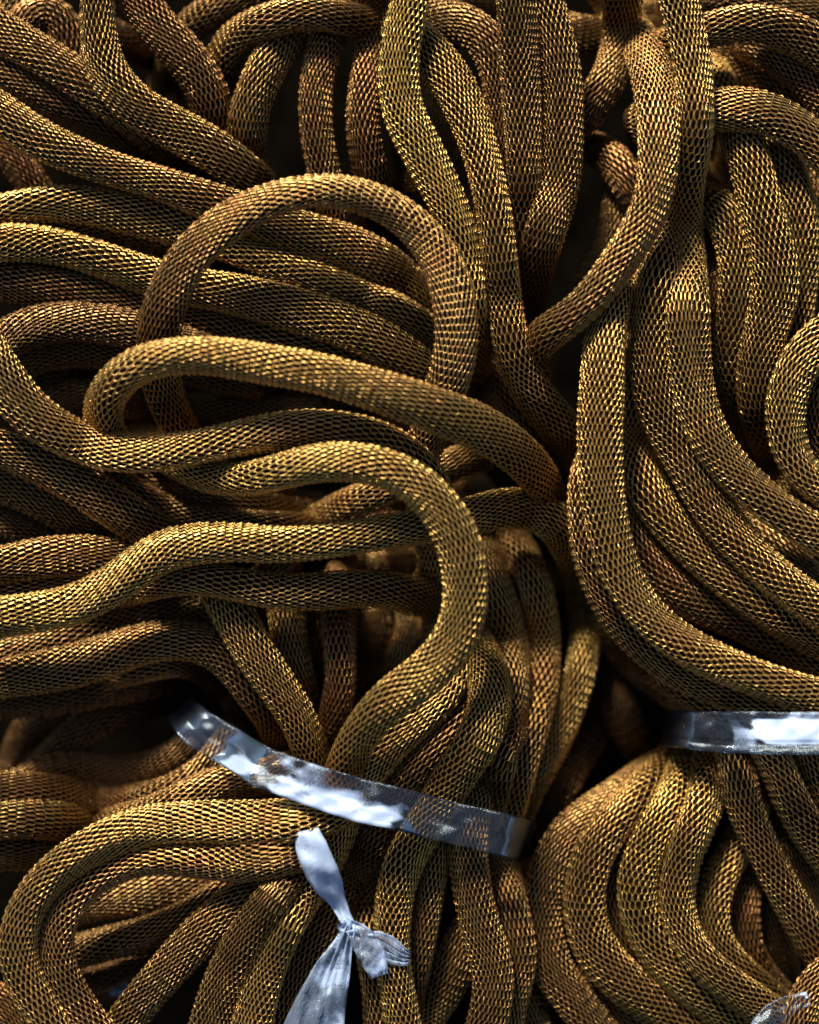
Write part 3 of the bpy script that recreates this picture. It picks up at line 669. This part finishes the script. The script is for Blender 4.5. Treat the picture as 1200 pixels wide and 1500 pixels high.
# ------------------------------------------------------------------ the knotted strip
root = empty('knotted_plastic_strip', world(place([(512, 1358, 250)])[0]), 'crumpled bluish white plastic strip tied in a knot, hanging below the long strap', 'plastic strip')
kb = world(place([(512, 1358, 250)])[0])
def piece(name, spine, widths, seed, folds, **kw):
    kw.setdefault('jitter', 0.75); kw.setdefault('smooth', True); kw.setdefault('step', 7.0)
    kw.setdefault('frost', lambda u, v: 0.50 + 0 * u)
    o, _ = ribbon(name, spine, widths, M_KNOT, parent=root, base=kb, seed=seed, follow=False, folds=folds, **kw)
    return o
KZ = max(top_height(512, 1358), top_height(480, 1290), top_height(540, 1400), top_height(470, 1450)) + 6
TZ = max(KZ + 6, max(top_height(x_, y_) for x_, y_ in ((440, 1224), (462, 1222), (455, 1245), (475, 1270))) + 5)
piece('upper_tail', [(450, 1216, TZ), (456, 1240, TZ + 2), (469, 1272, TZ + 1), (485, 1302, (TZ + KZ) / 2 + 7), (497, 1324, KZ + 13), (506, 1345, KZ + 12), (513, 1360, KZ + 12)],
      [34, 46, 48, 48, 42, 26, 20, 22], 21, lambda u, v: 12 * (0.5 - np.abs(v)) * (1 + 0.4 * np.sin(u * 9)) + 4 * np.abs(((v * 2.3 + u) % 1) - .5) + 2 * np.sin(u * 21 + v * 6), nv=11, crinkle=1.0,
      frost=lambda u, v: 0.9 + 0 * u)
piece('skirt', [(512, 1352, KZ + 12), (508, 1368, KZ + 12), (500, 1390, KZ + 8), (488, 1420, KZ + 4), (474, 1460, KZ), (462, 1500, KZ - 4), (450, 1550, KZ - 10)],
      [16, 30, 52, 66, 80, 92, 100], 22, lambda u, v: (8 + 12 * u) * np.abs(((v * 2.1 + 0.3 * np.sin(u * 7 + v * 4) + 0.3) % 1) - .5) + 3 * (1 - u) * np.sin(v * 23 + u * 13 + 3 * np.sin(v * 7)) + 3.5 * np.abs(np.sin(u * 13 + v * 9 + 2 * np.sin(v * 5 + u * 8))), nv=22, crinkle=1.2, frost=lambda u, v: 0.80 - 0.85 * u)
piece('side_flap', [(510, 1354, KZ + 14), (524, 1366, KZ + 16), (538, 1386, KZ + 15), (549, 1408, KZ + 12), (556, 1430, KZ + 6)],
      [16, 34, 42, 40, 26], 23, lambda u, v: 9 * np.abs(((v * 2 + u * .7) % 1) - .5) + 3 * np.sin(u * 19 + v * 9), nv=11, crinkle=1.2)
piece('frayed_end', [(530, 1372, KZ + 13), (550, 1380, KZ + 11), (570, 1391, KZ + 9), (590, 1402, KZ + 5), (600, 1404, KZ + 2)],
      [14, 34, 40, 34, 20], 24, lambda u, v: 8 * np.abs(((v * 4 + u * .4) % 1) - .5) + 4 * np.sin(v * 30 + u * 5) * u, nv=14, crinkle=1.4)
# the knot itself: a small crumpled wrap around the neck
def knot_wrap():
    nu_, nv_ = 40, 18
    V = []
    rg = np.random.default_rng(5)
    for i in range(nu_):
        a = 2 * math.pi * i / nu_
        for j in range(nv_):
            b = 2 * math.pi * j / nv_
            rr_ = 6.5 + 1.6 * math.sin(3 * a + 2 * b) + 1.1 * math.sin(7 * b + a * 2)
            cx = 511 + (11 + rr_ * math.cos(b)) * math.cos(a); cy = 1358 + (7 + rr_ * 0.8 * math.cos(b)) * math.sin(a) + 3 * math.cos(a)
            V.append((cx, cy, KZ + 13 + rr_ * math.sin(b) + 3 * math.sin(2 * a)))
    V = world(place(np.array(V))) - kb
    Q = [(i * nv_ + j, ((i + 1) % nu_) * nv_ + j, ((i + 1) % nu_) * nv_ + (j + 1) % nv_, i * nv_ + (j + 1) % nv_) for i in range(nu_) for j in range(nv_)]
    uv_ = np.array([(i * 0.1, j * 0.1) for i in range(nu_) for j in range(nv_)])
    mk = quad_mesh('knot', V, np.array(Q), M_KNOT, True, uv_)
    mk.attributes.new('frost', 'FLOAT', 'POINT').data.foreach_set('value', np.full(len(V), 0.6, np.float32))
    link('knot', mk, root)
knot_wrap()

# two scraps of the same film further down
o, _ = ribbon('plastic_scrap', [(160, 1455), (175, 1450), (190, 1452), (204, 1446)], [8, 20, 22, 10], M_KNOT, seed=31, follow=False, crinkle=3.0,
              folds=lambda u, v: 40 + 8 * np.abs(((v * 3 + u * 2) % 1) - .5))
o['label'] = 'small crumpled scrap of bluish plastic deep in the lower left hollow'; o['category'] = 'plastic scrap'
o, _ = ribbon('plastic_scrap', [(1110, 1530), (1125, 1500), (1145, 1480), (1168, 1468), (1185, 1462)], [40, 44, 40, 30, 20], M_STRAP, seed=32, follow=False, crinkle=2.0,
              folds=lambda u, v: 215 + 10 * (0.5 - np.abs(v)), frost=lambda u, v: 0.25 + 0 * u)
o['label'] = 'clear plastic scrap at the bottom right corner beside the turning cord'; o['category'] = 'plastic scrap'


# ------------------------------------------------------------------ the ground under the heap
g = 40.0
gv = world(np.array([[-1, -1, 0], [1, -1, 0], [1, 1, 0], [-1, 1, 0]], float) * 5000 * np.array([1, 1, 0]) + np.array([0, 0, -420.0]))
me = quad_mesh('ground', gv, np.array([[0, 1, 2, 3]]), M_GROUND, False)
go = link('ground', me); go['kind'] = 'structure'
